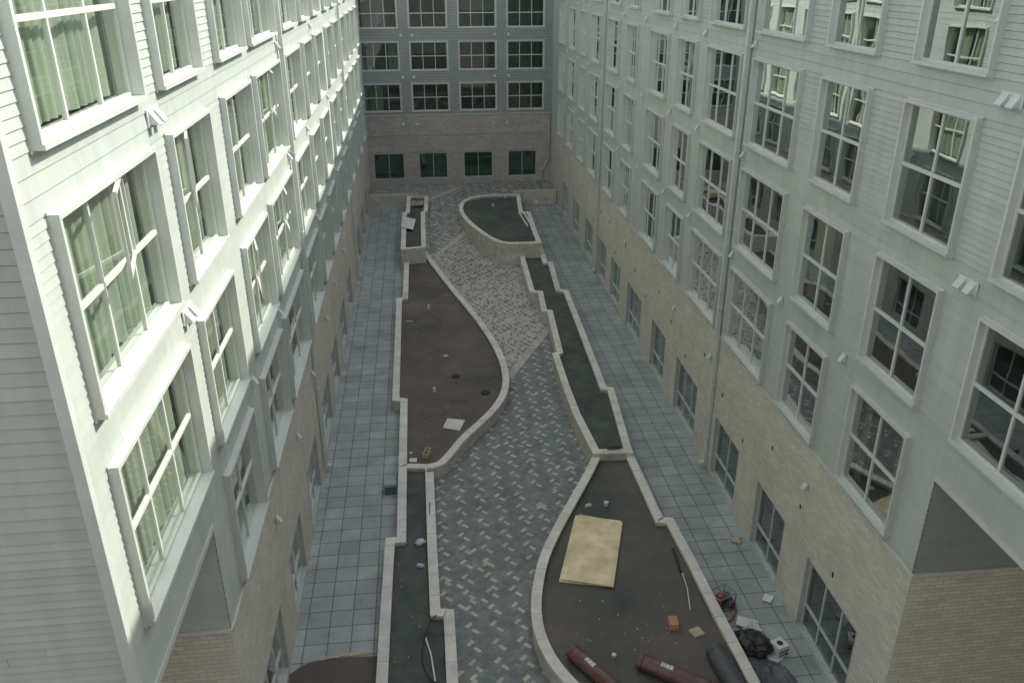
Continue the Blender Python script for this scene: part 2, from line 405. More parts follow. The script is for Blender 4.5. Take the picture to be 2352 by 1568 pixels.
for s in (25.05,44.7): pipe(left,-s,TOP,BT,M['trim'])
for (y,z,me) in [(12.75,14.05,HD),(12.75,10.98,HD),(24.75,14.05,HS),(24.75,10.98,HS),(16.4,7.92,HS),(29.4,10.98,HS),(29.4,7.92,HS),(20.3,7.92,HS),(37,10.98,HS),(37,7.92,HS),(33,14.05,HS),(16.8,4.0,HS),(20.7,4.0,HS),(24.6,4.0,HS),(29.3,4.0,HS),(33.2,4.0,HS),(37.6,4.0,HS),(44.4,4,HS)]:
    link(me,'vent_hood',left,(-y,0,z))

# ------------------------------------------------------------------ RIGHT WING
RX=9.131; ra=R(90)-math.atan(.013)
right=thing('apartment_wing','shaded apartment wing on the right, white siding above buff brick ground storey','building',(RX,0,0),ra)
colsR=[(5.4,8,2),(9.5,11.85,2),(13.04,15.33,2),(16.7,18.95,2),(20.1,23.3,3),(24.25,27.4,3),(28.6,30.8,2),(32.1,34.7,3),(37,39,2),(40.6,43.2,3),(45,47.6,3),(49,51,2),(52.8,55.2,3),(57,59.2,2)]
gndR=[(13.4,16.1),(17.5,19.56),(21.1,23.4),(25.4,28.1),(29.7,31.9),(33.8,36.6),(38.2,40.4),(41.7,43.8),(45.5,48),(50,52.5),(54.5,57)]
holes=[];gh=[]
for (a,b,n) in colsR:
    for k in range(4):
        if k==0 and a<12.1: continue
        holes.append((a,b,ROW[k],ROW[k]+WH)); window(right,a,ROW[k],b-a,WH,n,'wingR','right',rng)
for (a,b) in gndR:
    gh.append((a,b,.05,2.3)); window(right,a,.05,b-a,2.25,3 if b-a>2.3 else 2,'ground','right',rng)
m=MB(); boards(m,12.1,YB,lo,holes); boards(m,4,YB,hi,holes); m.build('siding_wall',M['siding'],right)
m=MB(); sheet(m,12.1,YB,BT,SOF,holes,-.009); sheet(m,4,YB,SOF,TOP,holes,-.009); m.build('sheathing',M['backing'],right)
m=MB(); sheet(m,12.1,YB,0,BT-.06,gh,0); m.build('brick_base',M['brick'],right)
m=MB(); m.box(12.06,YB,-.02,.05,BT-.06,BT-.002); m.build('belt_course',M['trim'],right)
m=MB(); m.box(4,12.1,.0,.032,SOF-.12,SOF-.001); m.build('corner_trim',M['trim'],right)
er=(0,0,math.pi-ra)
m=MB(); boards(m,-9,0,[(BT,SOF,.21)],[]); m.build('end_siding',M['siding_rear_and_shade'],right,(12.1,0,0),er)  # darker rear siding colour stands in for the shade inside the recess
m=MB(); sheet(m,-9,0,BT,SOF,[],-.009); m.build('end_sheathing',M['backing'],right,(12.1,0,0),er)
m=MB(); sheet(m,-9,0,0,BT-.06,[],0); m.build('brick_end_wall',M['brick'],right,(12.1,0,0),er)
m=MB(); m.box(-9,.05,-.02,.06,BT-.06,BT-.003); m.build('belt_course',M['trim'],right,(12.1,0,0),er)
m=MB(); m.box(4,12.1,-9,-.012,SOF,SOF+.02); m.build('soffit',M['trim'],right)
m=MB(); m.box(4,12.04,-5.2,-5,.0,SOF-.01); m.build('recess_shade_wall',M['brick_rear'],right)  # added out of view too, closes this recess against sky light from the side
m=MB(); m.box(12.2,YB,-9,-.97,0,TOP-.1); m.box(4,12.15,-9,-.97,SOF+.1,TOP-.1); m.build('building_core',M['inside'],right)
m=MB(); m.box(4,YB,-9,.12,TOP,TOP+.2); m.build('roof',M['roof'],right)
for s in (23.78,44.1): pipe(right,s,TOP,BT,M['trim'])
for z in (7.93,10.98,14.03):
    for y in (19.6,23.45,27.9,31.4,35.8,39.9,48.4,52,56):
        if y==19.6 and z!=7.93: continue
        link(HS,'vent_hood',right,(y,0,z))
for (y,z,me) in [(12.45,11,HD),(12.45,14.08,HD),(16.0,7.93,HS)]+[(y,4.0,HS) for y in (16.7,24.4,28.8,37.3,41,49)]:
    link(me,'vent_hood',right,(y,0,z))
m=MB(); m.box(-.03,.03,.0,.015,0,.12); wm=m.mesh('weep_vent',M['rubber'])
for k in range(16):
    y=14.8+2.05*k; link(wm,'weep_vent',right,(y,0,2.7+.5*(k%3)))

# ------------------------------------------------------------------ REAR WING
rear=thing('apartment_wing','far apartment wing closing the courtyard, blue grey siding over grey brown brick','building',(0,YB,0),R(180))
holes=[];gh=[]
for (a,b) in [(-3.95,-1.15),(-.45,2.35),(3.05,5.85),(6.55,9.35)]:
    for k in range(4):
        z=6.28+2.87*k; holes.append((-b,-a,z,z+2.06)); window(rear,-b,z,b-a,2.06,3,'rear','rear',rng)
for (a,b) in [(-3.55,-1.2),(-.16,2.07),(3.22,5.5),(6.6,8.85)]:
    gh.append((-b,-a,1.3,3.3)); window(rear,-b,1.3,b-a,2.0,2,'rearbrick','rear',rng)
segs=[(6.08,6.28,.2)]
for k in range(4):
    z=6.28+2.87*k; segs+=[(z,z+2.06,.17),(z+2.06,z+2.87,.2)]
segs.append((17.76,TOP,.2))
m=MB(); boards(m,-10.2,4.2,segs,holes,gap=.010); m.build('siding_wall',M['siding_rear_and_shade'],rear)
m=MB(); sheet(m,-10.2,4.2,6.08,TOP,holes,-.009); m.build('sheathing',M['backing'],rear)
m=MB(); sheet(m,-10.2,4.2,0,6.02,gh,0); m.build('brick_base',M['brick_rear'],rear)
m=MB(); m.box(-10.2,4.2,-.02,.05,6.02,6.078); m.build('belt_course',M['trim_rear'],rear)
m=MB(); m.box(-10.2,4.2,.0,.03,4.6,4.68); m.build('soldier_course',M['brick_rear'],rear)
m=MB(); m.box(-10.2,4.2,.0,.03,3.36,3.44); m.build('soldier_course',M['brick_rear'],rear)
m=MB(); m.box(-18,12,-10,-.97,0,TOP-.1); m.build('building_core',M['inside'],rear)
m=MB(); m.box(-18,12,-10,.12,TOP+.003,TOP+.2); m.build('roof',M['roof'],rear)
for x,z in [(-1.15,5.4),(-.1,5.4),(5.6,5.4),(6.6,5.4),(-1.0,8.75),(-.2,8.75),(5.7,8.75),(6.7,8.75),(-1.0,11.6),(-.2,11.6),(5.7,11.6),(6.7,11.6)]:
    link(HB,'vent_hood',rear,(-x,0,z))
m=MB(); m.tube([(-9.75,.1,5.9),(-9.75,.1,2.6),(-9.2,.1,1.7),(-9.2,.1,.95)],.06); m.build('downpipe',M['grey'],rear)

# the wing the viewer looks out of (stands behind the camera)
m=MB(); m.box(-13,18.2,-6,-.8,0,TOP-2); o=struct(m.build('building_behind_viewer',M['brick_rear']))

# ------------------------------------------------------------------ GROUND
PZ=.9
def ramp(y): 
    t=min(1,max(0,(y-43)/14)); return PZ*t
m=MB(); m.quad((-150,-150,-.02),(200,-150,-.02),(200,250,-.02),(-150,250,-.02)); struct(m.build('ground',M['dirt']))
m=MB(); m.quad((LX-8,6,0),(18,6,0),(18,59.6,0),(LX-8,59.6,0)); struct(m.build('walkway',M['slabs']))
# end of the slabs bottom left
ed=[g(u,v,.006) for u,v in ((640,1568),(668,1545),(690,1530),(712,1519),(745,1513),(800,1508),(860,1505),(905,1506))]
ed=chaikin([g(600,1640,.006)]+ed+[g(905,1700,.006)])
m=MB(); m.poly([Vector((p.x,p.y,.006)) for p in ed]); struct(m.build('bare_ground',M['soilbrown']))
# ---- planter outlines
def P(l,h): return [g(u,v,h) for u,v in l]
def strip(mb,pts,w,z0,z1,closed=False,cols=None):
    n=len(pts); Lp=[];Rp=[]
    for i,p in enumerate(pts):
        a=pts[i-1] if (i>0 or closed) else None; b=pts[(i+1)%n] if (i<n-1 or closed) else None
        d1=(p-a).to_2d().normalized() if a is not None else None; d2=(b-p).to_2d().normalized() if b is not None else None
        d1=d1 if d1 is not None else d2; d2=d2 if d2 is not None else d1
        n1=Vector((-d1.y,d1.x)); n2=Vector((-d2.y,d2.x)); mm=(n1+n2); 
        if mm.length<.05: mm=n1
        mm.normalize(); k=min(1.6,1/max(.3,mm.dot(n1)))*w/2
        Lp.append((p.x+mm.x*k,p.y+mm.y*k)); Rp.append((p.x-mm.x*k,p.y-mm.y*k))
    rngi=range(n if closed else n-1)
    for i in rngi:
        j=(i+1)%n; c=cols[i%len(cols)] if cols else None
        mb.quad((*Rp[i],z1),(*Rp[j],z1),(*Lp[j],z1),(*Lp[i],z1),col=c)
        mb.quad((*Lp[i],z0),(*Lp[i],z1),(*Lp[j],z1),(*Lp[j],z0),col=c)
        mb.quad((*Rp[i],z0),(*Rp[j],z0),(*Rp[j],z1),(*Rp[i],z1),col=c)
    if not closed:
        c=cols[0] if cols else None
        mb.quad((*Lp[0],z0),(*Rp[0],z0),(*Rp[0],z1),(*Lp[0],z1),col=c); mb.quad((*Rp[-1],z0),(*Lp[-1],z0),(*Lp[-1],z1),(*Rp[-1],z1),col=c)
krng=random.Random(77)
def blocks(pts,closed):
    """split a run into coping stones about .9 m long with a thin dark joint between"""
    P_=list(pts)+([pts[0]] if closed else []); out=[P_[0]]; cols=[]; acc=0; tone=krng.uniform(.9,1.03)
    for a,b in zip(P_,P_[1:]):
        L_=(b-a).length; d=0
        while acc+(L_-d)>.9:
            d+=.9-acc; acc=0
            if d>L_-.03 or d<.02: 
                tone=krng.uniform(.9,1.03); continue
            q=a+(b-a)*(d/L_); q2=a+(b-a)*(min(d+.012,L_-.005)/L_)
            out.append(q); cols.append((tone,)*3); out.append(q2); cols.append((.35,.35,.34)); tone=krng.uniform(.9,1.03)
        acc+=L_-d; out.append(b); cols.append((tone,)*3)
    if closed: out=out[:-1]
    return out,cols
def planter(label,paths,closed,soilpts,h,soilmat,w=.24,dz=0):
    t=thing('planter',label,'planter',(0,0,0))
    for p in paths:
        m=MB(); c=MB()
        strip(m,p,w,-.01,h-.07,closed); q,cl=blocks(p,closed); strip(c,q,w+.04,h-.07,h+dz,closed,cl)
        m.build('retaining_wall',M['conc'],t); c.build('coping',M['copingv'],t)
    s=MB(); s.poly([Vector((p.x,p.y,h-.16)) for p in soilpts]); s.build('soil',soilmat,t)
    return t
h=.5
p2e=chaikin(P([(972,574),(1000,612),(1040,664),(1082,712),(1122,765),(1150,815),(1163,860),(1160,900),(1138,935),(1105,968),(1062,1005),(1035,1040),(1012,1064),(985,1070)],h))
p2w=P([(925,1069),(928,918),(909,916),(917,686),(931,684),(935,576)],h)
planter('large curved planter of brown soil left of the paved path',[p2e+p2w],True,p2e+p2w,h,M['soilbrown'],dz=.003)
h1=1.3
w1=P([(926,571),(929,489),(937,487),(939,451)],h1); e1=P([(979,451),(978,485),(971,487),(973,566)],h1)
planter('narrow far planter strip left of the path with lumber on its end',[w1+e1],True,w1+e1,h1,M['soil'])
w3=P([(925,1072),(922,1238),(896,1240),(886,1400),(876,1580),(868,1700)],h); e3=P([(986,1074),(992,1240),(1000,1404),(1031,1406),(1040,1580),(1047,1720)],h)
planter('narrow near planter strip between left walkway and path',[w3,e3],False,w3+e3[::-1],h,M['soil'])
h4=1.5
c4=chaikin(P([(1190,447),(1150,447),(1110,449),(1078,455),(1060,466),(1058,484),(1072,504),(1100,528),(1130,548),(1160,558),(1190,558),(1238,556)],h4)); e4=P([(1224,520),(1214,488),(1196,486)],h4)
planter('round-nosed planter at the far end right of the path',[c4+e4],True,c4+e4,h4,M['soil'],dz=.003)
h5=.75
w5=P([(1192,562),(1222,668),(1241,670),(1250,712),(1263,714),(1286,808),(1276,812),(1300,885),(1325,950),(1369,1036)],h5)
e5=P([(1443,1034),(1402,892),(1386,890),(1342,775),(1300,668),(1282,665),(1264,602),(1252,602),(1238,560)],h5)
planter('long stepped planter strip between path and right walkway',[w5+e5],False,w5+e5,h5,M['soil'])
h6=.6
w6=chaikin(P([(1372,1044),(1352,1085),(1318,1145),(1280,1212),(1250,1275),(1236,1335),(1230,1395),(1238,1450),(1262,1505),(1300,1555),(1360,1610),(1440,1660)],h6))
e6=P([(1780,1660),(1750,1600),(1685,1475),(1640,1390),(1590,1290),(1538,1194),(1514,1192),(1446,1044)],h6)
planter('wide teardrop planter in the right foreground holding plywood and rolls',[w6+e6],False,w6+e6,h6,M['soilgrey'])
# retaining walls at the raised far terrace
for (x0,x1,l) in [(LX,-.6,'low concrete wall where the left walkway meets the raised terrace'),(6.6,9.85,'low concrete wall where the right walkway meets the raised terrace')]:
    m=MB(); m.box(x0,x1,59.4,59.75,0,PZ+.12); o=m.build('low_wall',M['conc'],bevel=.01); tag(o,l,'wall')
# ---- pavers
W=.115; c45=math.cos(R(45))
westpts=[(p.x,p.y) for p in w3[::-1]]+[(p.x,p.y) for p in p2w]+[(p.x,p.y) for p in w1]
eastpts=[(p.x,p.y) for p in e6]+[(p.x,p.y) for p in e5]+[(p.x,p.y) for p in e4[:]]
def xat(pts,y):
    best=None
    for (x0,y0),(x1,y1) in zip(pts,pts[1:]):
        if min(y0,y1)<=y<=max(y0,y1) and abs(y1-y0)>1e-6: best=x0+(x1-x0)*(y-y0)/(y1-y0)
    return best
def inside_path(x,y):
    if y>59.5: return LX<x<10 and y<63
    a=xat(westpts,y); b=xat(eastpts,y)
    a=-1.0 if a is None else a; b=7.0 if b is None else b
    return a+.05<x<b-.05
B1=(g(1170,865),g(1262,752)); B2=(g(1003,598),g(1090,537)); B3=(g(985,466,.7),g(1048,434,.9))
def side(B,x,y): 
    a,b=B; return (b.x-a.x)*(y-a.y)-(b.y-a.y)*(x-a.x)   # >0 : beyond the line
zones={0:MB(),1:MB(),2:MB(),3:MB()}
def zone(x,y):
    if side(B3,x,y)>0 and y>50: return 3
    if side(B2,x,y)>0 or y>53: return 2
    if side(B1,x,y)>0: return 1
    return 0
prg=random.Random(11)
PAL={0:[(.235,.265,.255),(.26,.29,.275),(.215,.24,.235)],1:[(.54,.51,.445),(.58,.55,.475),(.48,.46,.41)],2:[(.27,.29,.27),(.33,.34,.32),(.23,.25,.235)],3:[(.34,.35,.325),(.27,.285,.27),(.40,.39,.35)]}
LIGHT={0:(.55,.53,.42),2:(.54,.51,.43),3:(.50,.48,.41)}
def paver(cx,cy,dx,dy,z,light):
    x,y=cx,cy
    if not inside_path(x,y): return
    zn=zone(x,y)
    if zn==1: return
    col=LIGHT[zn] if light else prg.choice(PAL[zn]); k=prg.uniform(.92,1.08); col=tuple(c*k for c in col)
    gp=.0035; hx,hy=dx/2-gp,dy/2-gp
    pts=[]
    for sx,sy in ((-1,-1),(1,-1),(1,1),(-1,1)):
        lx,ly=sx*hx,sy*hy; px=x+(lx-ly)*c45; py=y+(lx+ly)*c45; pts.append((px,py,ramp(py)+.014+z))
    zones[zn].quad(*pts,col=col)
for i in range(-60,660):
    for j in range(-60,660):
        k=(i-j)%4
        if k not in (0,3): continue
        if k==0: lx,ly,dx,dy=(i+1)*W,(j+.5)*W,2*W,W
        else: lx,ly,dx,dy=(i+.5)*W,(j+1)*W,W,2*W
        x=(lx-ly)*c45; y=(lx+ly)*c45
        if not(-4<x<10 and 8<y<63): continue
        mI=(i-j)//4
        lt=(mI%2==0 and j%4==0) if k==0 else (mI%2==0 and j%4==1)
        if prg.random()<(.015 if y<38 else .15): lt=not lt
        paver(x,y,dx,dy,prg.uniform(0,.003),lt)
for i in range(-14,90):
    for j in range(70,260):
        x=i*.105; y=j*.215+(.107 if i%2 else 0)
        if inside_path(x,y) and zone(x,y)==1:
            dk=prg.random()<(.6 if (i+j)%3==0 else .06)
            col=prg.choice([(.22,.23,.22),(.28,.285,.27)]) if dk else prg.choice(PAL[1]); k=prg.uniform(.92,1.08); col=tuple(c*k for c in col); z=ramp(y)+.014
            zones[1].quad((x-.049,y-.104,z),(x+.049,y-.104,z),(x+.049,y+.104,ramp(y+.1)+.014),(x-.049,y+.104,ramp(y+.1)+.014),col=col)
for k,mm in zones.items(): struct(mm.build('path',M['pavers']))
m=MB(); ys=[8+.5*i for i in range(112)]
for y0,y1 in zip(ys,ys[1:]):
    if y0>=59.5: xa,xb=LX,10
    else:
        xa=xat(westpts,(y0+y1)/2) or -1; xb=xat(eastpts,(y0+y1)/2) or 7
    m.quad((xa,y0,ramp(y0)+.006),(xb,y0,ramp(y0)+.006),(xb,y1,ramp(y1)+.006),(xa,y1,ramp(y1)+.006))
struct(m.build('path_joint_bed',M['joint']))
for (a,b),ex in ((B1,.15),(B2,.15),(B3,.1)):
    d=(b-a); d.z=0; d.normalize(); a=a-d*ex; b=b+d*ex; nrm=Vector((-d.y,d.x,0)); m=MB(); K=24
    for i in range(K):
        p=a+(b-a)*i/K; q=a+(b-a)*(i+1)/K; pts=[p-nrm*.17,q-nrm*.17,q+nrm*.17,p+nrm*.17]
        m.quad(*[(s.x,s.y,ramp(s.y)+.022) for s in pts])
    struct(m.build('paving_band',M['band']))

# ------------------------------------------------------------------ THINGS LYING ABOUT
SO,SN,SR,SF,SM=.344,.344,.444,1.34,.594     # soil heights: big left, near strip, right near, far right, mid strip
def at(u,v,h,z=0): p=g(u,v,h); p.z=h+z; return p
def sheetboard(name,label,cat,corners,h,th,mt,layers=1,group=None):
    top=[at(u,v,h) for u,v in corners]; m=MB()
    b=[Vector((p.x,p.y,p.z-th)) for p in top]
    m.quad(top[3],top[2],top[1],top[0])
    m.quad(*b)
    for i in range(4): j=(i+1)%4; m.quad(b[i],b[j],top[j],top[i])
    o=m.build(name,mt); tag(o,label,cat,group); return o
sheetboard('plywood_sheet','topmost plywood sheet lying in the right foreground planter','plywood',[(1322,1182),(1427,1195),(1403,1345),(1286,1328)],SR+.10,.02,M['ply'])
sheetboard('plywood_sheet','lower plywood sheet poking out on the right under the topmost one','plywood',[(1330,1180),(1430,1199),(1409,1347),(1300,1330)],SR+.076,.02,M['ply'])
sheetboard('plywood_sheet','bottom plywood sheet of the pile resting on planter soil','plywood',[(1320,1188),(1421,1197),(1401,1344),(1284,1333)],SR+.052,.05,M['ply'])
sheetboard('square_tile','pale square tile lying on brown soil of the large left planter','tile',[(1028,960),(1068,964),(1056,988),(1017,981)],SO+.05,.04,M['coping'])
sheetboard('loose_board','white board lying across the far left planter strip','board',[(925,497),(955,503),(949,527),(921,520)],1.36,.04,M['white'])
sheetboard('paper_sheet','white paper on the wall end between the two left planters','paper',[(937,564),(952,564),(951,570),(937,570)],.515,.01,M['paper'])
sheetboard('paper_sheet','white paper near the block at the south end of brown soil','paper',[(940,1052),(958,1051),(957,1060),(941,1060)],SO+.012,.01,M['paper'])
sheetboard('paper_sheet','white paper on the top end of the long stepped planter strip','paper',[(1212,565),(1224,565),(1224,570),(1212,571)],SM+.2,.01,M['paper'])
sheetboard('white_board','white board on slabs behind the red machine','board',[(1695,1412),(1722,1420),(1714,1440),(1690,1432)],.12,.03,M['white'])
sheetboard('white_board','small white board on right walkway beyond the red machine','board',[(1756,1362),(1778,1368),(1770,1382),(1750,1376)],.06,.03,M['white'])
sheetboard('white_board','pale board under the black rubbish bag','board',[(1690,1445),(1720,1440),(1800,1510),(1780,1525)],.05,.03,M['paper'])
def stub(u,v,h,r,ht,label):
    p=at(u,v,h); m=MB(); m.cyl(p,p+Vector((0,0,ht)),r,n=16,caps=False); m.cyl(p+Vector((0,0,ht*.25)),p+Vector((.002,0,ht*.92)),r*.72,n=16)
    m.cyl(p+Vector((0,0,ht-.03)),p+Vector((0,0,ht-.001)),r*1.12,n=16,caps=False); m.cyl(p+Vector((0,0,ht-.02)),p+Vector((0,0,ht-.018)),r*1.1,n=16)
    o=m.build('pipe_stub',M['white']); tag(o,label,'pipe'); return o
stub(985,710,SO,.06,.24,'white pipe stub in far part of brown planter soil')
stub(998,900,SO,.07,.2,'white pipe stub near middle of brown planter soil')
stub(1392,1160,SR,.07,.14,'white pipe stub just beyond the plywood pile')
stub(1132,474,SF,.07,.2,'white pipe stub in the far round-nosed planter, left one')
stub(1161,454,SF,.09,.2,'white pipe stub in the far round-nosed planter, beside its back wall')
stub(1232,469,SF-.6,.08,.24,'white pipe stub beside the far planter on the right')
stub(1410,1506,SR,.06,.07,'small pale cup between the wrapped rolls')
def lump(name,u,v,h,sx,sy,sz,mt,label,cat,seed=0,amp=.25,rz=0,fr=2.5,sub=4):
    bm=bmesh.new(); bmesh.ops.create_icosphere(bm,subdivisions=sub,radius=1)
    for vv in bm.verts:
        n=noise.fractal(vv.co*fr+Vector((seed*7.1,3,seed)),1.0,2.0,4); r=noise.noise(vv.co*1.1+Vector((seed,9,2)))
        vv.co*=1+amp*n+amp*.8*r
        vv.co.z=max(vv.co.z,-.55)
        vv.co.x*=sx; vv.co.y*=sy; vv.co.z=(vv.co.z+.55)*sz
    me=bpy.data.meshes.new(name); bm.to_mesh(me); bm.free(); me.materials.append(mt)
    for p in me.polygons: p.use_smooth=True
    o=bpy.data.objects.new(name,me); COL.objects.link(o); o.location=at(u,v,h); o.rotation_euler=(0,0,rz); tag(o,label,cat); return o
lump('rubbish_bag',1727,1484,.06,.50,.40,.24,M['black'],'black plastic rubbish bag slumped on right walkway','bag',2,.2,-.5,2.0,5)
lump('stone_chunk',1024,820,SO,.13,.10,.07,M['coping'],'pale stone chunk on the middle of brown planter soil','stone',3,.4,0,1.5,3)
lump('debris_heap',1690,1242,0,.16,.13,.06,M['tan'],'small heap of tan rubble on right walkway','rubble',5,.5,0,3,3)
lump('rag',967,1247,SN,.15,.12,.07,M['rag'],'pale blue rag crumpled on the near left strip','rag',6,.55,0,3,4)
lump('rag',966,1299,SN,.10,.08,.04,M['rag'],'smaller pale rag nearer the viewer on the left strip','rag',7,.55,0,3,4)
lump('wood_offcut',988,1080,.5,.13,.08,.07,M['wood'],'brown offcut on the corner of the near left strip','offcut',8,.3,0,2,3)
# cinder block
p=at(981,1046,SO); t=thing('concrete_block','tan concrete block with two cores at the south end of brown soil','block',p,R(75))
m=MB(); m.box(-.22,.22,-.1,-.07,0,.2); m.box(-.22,.22,.07,.1,0,.2)
for x in (-.22,-.015,.19): m.box(x,x+.03,-.07,.07,.001,.199)
m.build('block_shell',M['tan'],t); m=MB(); m.box(-.19,.19,-.069,.069,.002,.02); m.build('block_base',M['tan'],t)
# yellow block, terracotta block, tile
def brickthing(u,v,h,sx,sy,sz,rz,mt,name,label,cat):
    m=MB(); m.box(-sx/2,sx/2,-sy/2,sy/2,0,sz*.62); m.box(-sx/2+.012,sx/2-.012,-sy/2+.012,sy/2-.012,sz*.62,sz)
    o=m.build(name,mt,None,at(u,v,h),(0,0,rz),bevel=.008); tag(o,label,cat); return o
brickthing(1351,1162,SR,.2,.1,.08,.3,M['ply'],'wood_block','small yellow wood block beyond the plywood pile','block')
brickthing(1546,1437,SR,.24,.36,.2,-.1,M['rust'],'terracotta_block','orange terracotta block on soil left of the red machine','block')
brickthing(1600,1452,SR,.32,.3,.05,.3,M['tan'],'square_paver','tan square paver right of the terracotta block','paver')
brickthing(940,738,SO,.34,.05,.03,0,M['coping'],'wood_strip','short pale strip at left edge of brown planter','strip')
brickthing(944,1040,SO,.1,.1,.03,.3,M['paper'],'paper_scrap','tiny white scrap beside the tan concrete block','paper')
# scattered chips of rubble on the planter soil
crg=random.Random(5); m=MB()
def scatter(u0,u1,v0,v1,h,n,smin=.008,smax=.018):
    for _ in range(n):
        p=at(crg.uniform(u0,u1),crg.uniform(v0,v1),h); s_=crg.uniform(smin,smax); T=Matrix.Translation(p)@Matrix.Rotation(crg.uniform(0,3),4,'Z')@Matrix.Rotation(crg.uniform(-.3,.3),4,'X')
        m.box(-s_,s_,-s_*crg.uniform(.4,1),s_*.6,-.004,s_*.7,T)
scatter(945,1080,620,1040,SO,18); scatter(965,1050,930,975,SO,26,.005,.012); scatter(1320,1560,1350,1540,SR,26); scatter(905,975,1250,1540,SN,10); scatter(1620,1800,1300,1400,.0,10,.01,.03)
o=m.build('rubble_chips',M['coping']); tag(o,'pale rubble chips scattered over the planter soil','rubble'); o['kind']='stuff'
# manhole ring in soil
p=at(1047,864,SO); m=MB(); m.cyl(p,p+Vector((0,0,.05)),.17,n=24); m.cyl(p+Vector((0,0,.05)),p+Vector((0,0,.065)),.13,n=24); tag(m.build('drain_cap',M['rubber']),'round black drain cap set in brown soil','drain')
# wire coils
def coil(u,v,h,r,n,mt,rad,label,cat='wire',name='wire_coil',sq=.8):
    p=at(u,v,h,.03); pts=[]; rg=random.Random(int(u))
    for i in range(n*20+1):
        a=i/20*2*math.pi; rr=r*(1+.12*math.sin(a*.37)+.1*rg.random()*.3); pts.append(p+Vector((math.cos(a)*rr,math.sin(a)*rr*sq,.012*i/20)))
    m=MB(); m.tube(pts,rad,6); o=m.build(name,mt,smooth=True); tag(o,label,cat); return o
coil(1115,903,SO,.16,3,M['rubber'],.012,'black wire coil on brown soil near the curved wall')
coil(1410,1030,.78,.22,2,M['rubber'],.02,'black hose loop on the cross wall of the right planters','hose','hose_loop',.35)
# cooler on left walkway
p=at(897,1128,.0); t=thing('cool_box','slate blue cool box with pale lid on the left walkway','cool box',p,R(4))
def frust(mb,x,y,x2,y2,z0,z1):
    a=[(-x,-y,z0),(x,-y,z0),(x,y,z0),(-x,y,z0)]; b=[(-x2,-y2,z1),(x2,-y2,z1),(x2,y2,z1),(-x2,y2,z1)]
    mb.quad(*a[::-1]); mb.quad(*b)
    for i in range(4): j=(i+1)%4; mb.quad(a[i],a[j],b[j],b[i])
m=MB(); frust(m,.17,.2,.19,.23,0,.34); m.build('body',M['blue'],t,bevel=.02)
m=MB(); frust(m,.205,.245,.19,.22,.341,.42); m.build('lid',M['lid'],t,bevel=.02)
for sx in (-1,1):
    m=MB(); m.tube([(sx*.21,-.16,.30),(sx*.24,-.14,.38),(sx*.24,.14,.38),(sx*.21,.16,.30)],.015); m.build('handle',M['lid'],t)
# white bucket box with dark print
p=at(1787,1500,.0); t=thing('white_box','white cube box with dark printed marks beside the rubbish bag','box',p,R(20))
m=MB(); m.box(-.17,.17,-.17,.17,0,.36); m.build('carton',M['white'],t,bevel=.006)
m=MB(); m.box(-.16,.16,-.174,-.171,.2,.24)
for x in (-.12,-.06,.0): m.box(x,x+.035,-.174,-.171,.08,.16)
m.box(.06,.14,-.174,-.171,.06,.16); m.build('printed_mark',M['rubber'],t)
m=MB(); m.cyl((0,0,.361),(0,0,.366),.08,n=20); m.build('label_disc',M['rubber'],t)
# wrapped rolls
def roll(u0,v0,u1,v1,h,r,mt,label,lab=True):
    a=at(u0,v0,h+r*.0); b=at(u1,v1,h); a.z=b.z=h+r; d=b-a; L=d.length; t=thing('wrapped_roll',label,'roll',a,math.atan2(d.y,d.x))
    m=MB(); m.cyl((0,0,0),(L,0,0),r,n=32,caps=False)
    for x in (0,L):
        n=32
        for k in range(n):
            t0=2*math.pi*k/n;t1=2*math.pi*(k+1)/n; ri=r*.28
            m.quad((x,math.cos(t0)*r,math.sin(t0)*r),(x,math.cos(t1)*r,math.sin(t1)*r),(x+(.02 if x==0 else -.02),math.cos(t1)*ri,math.sin(t1)*ri),(x+(.02 if x==0 else -.02),math.cos(t0)*ri,math.sin(t0)*ri))
    m.build('roll_body',mt,t,smooth=False)
    m=MB(); m.cyl((-.005,0,0),(L+.005,0,0),r*.28,n=20,caps=False); m.cyl((-.001,0,0),(L+.001,0,0),r*.2,n=20); m.build('cardboard_core',M['core'],t)
    for x in (.12,L-.14):
        m=MB(); m.cyl((x,0,0),(x+.02,0,0),r+.004,n=32,caps=False); m.build('strap',M['rubber'],t)
    if lab:
        m=MB(); x0,x1=L*.3,L*.3+.3
        for k in range(5):
            t0=1.35+k*.12; t1=t0+.12; rr=r+.005
            m.quad((x0,math.cos(t1)*rr,math.sin(t1)*rr),(x1,math.cos(t1)*rr,math.sin(t1)*rr),(x1,math.cos(t0)*rr,math.sin(t0)*rr),(x0,math.cos(t0)*rr,math.sin(t0)*rr))
        lb=m.build('paper_label',M['paper'],t)
        m=MB(); rr=r+.008
        for x in (x0+.04,x0+.1,x0+.19): 
            m.quad((x,math.cos(1.85)*rr,math.sin(1.85)*rr),(x+.03,math.cos(1.85)*rr,math.sin(1.85)*rr),(x+.03,math.cos(1.45)*rr,math.sin(1.45)*rr),(x,math.cos(1.45)*rr,math.sin(1.45)*rr))
        m.build('barcode_print',M['rubber'],lb)
    return t
roll(1312,1506,1430,1612,SR,.19,M['film'],'maroon wrapped roll with white label beside the curved wall')
roll(1466,1530,1640,1600,SR,.20,M['film'],'maroon wrapped roll with white label in the middle foreground')
roll(1640,1510,1700,1620,SR-.1,.25,M['darkroll'],'thick dark grey roll at the right edge of the planter',False)
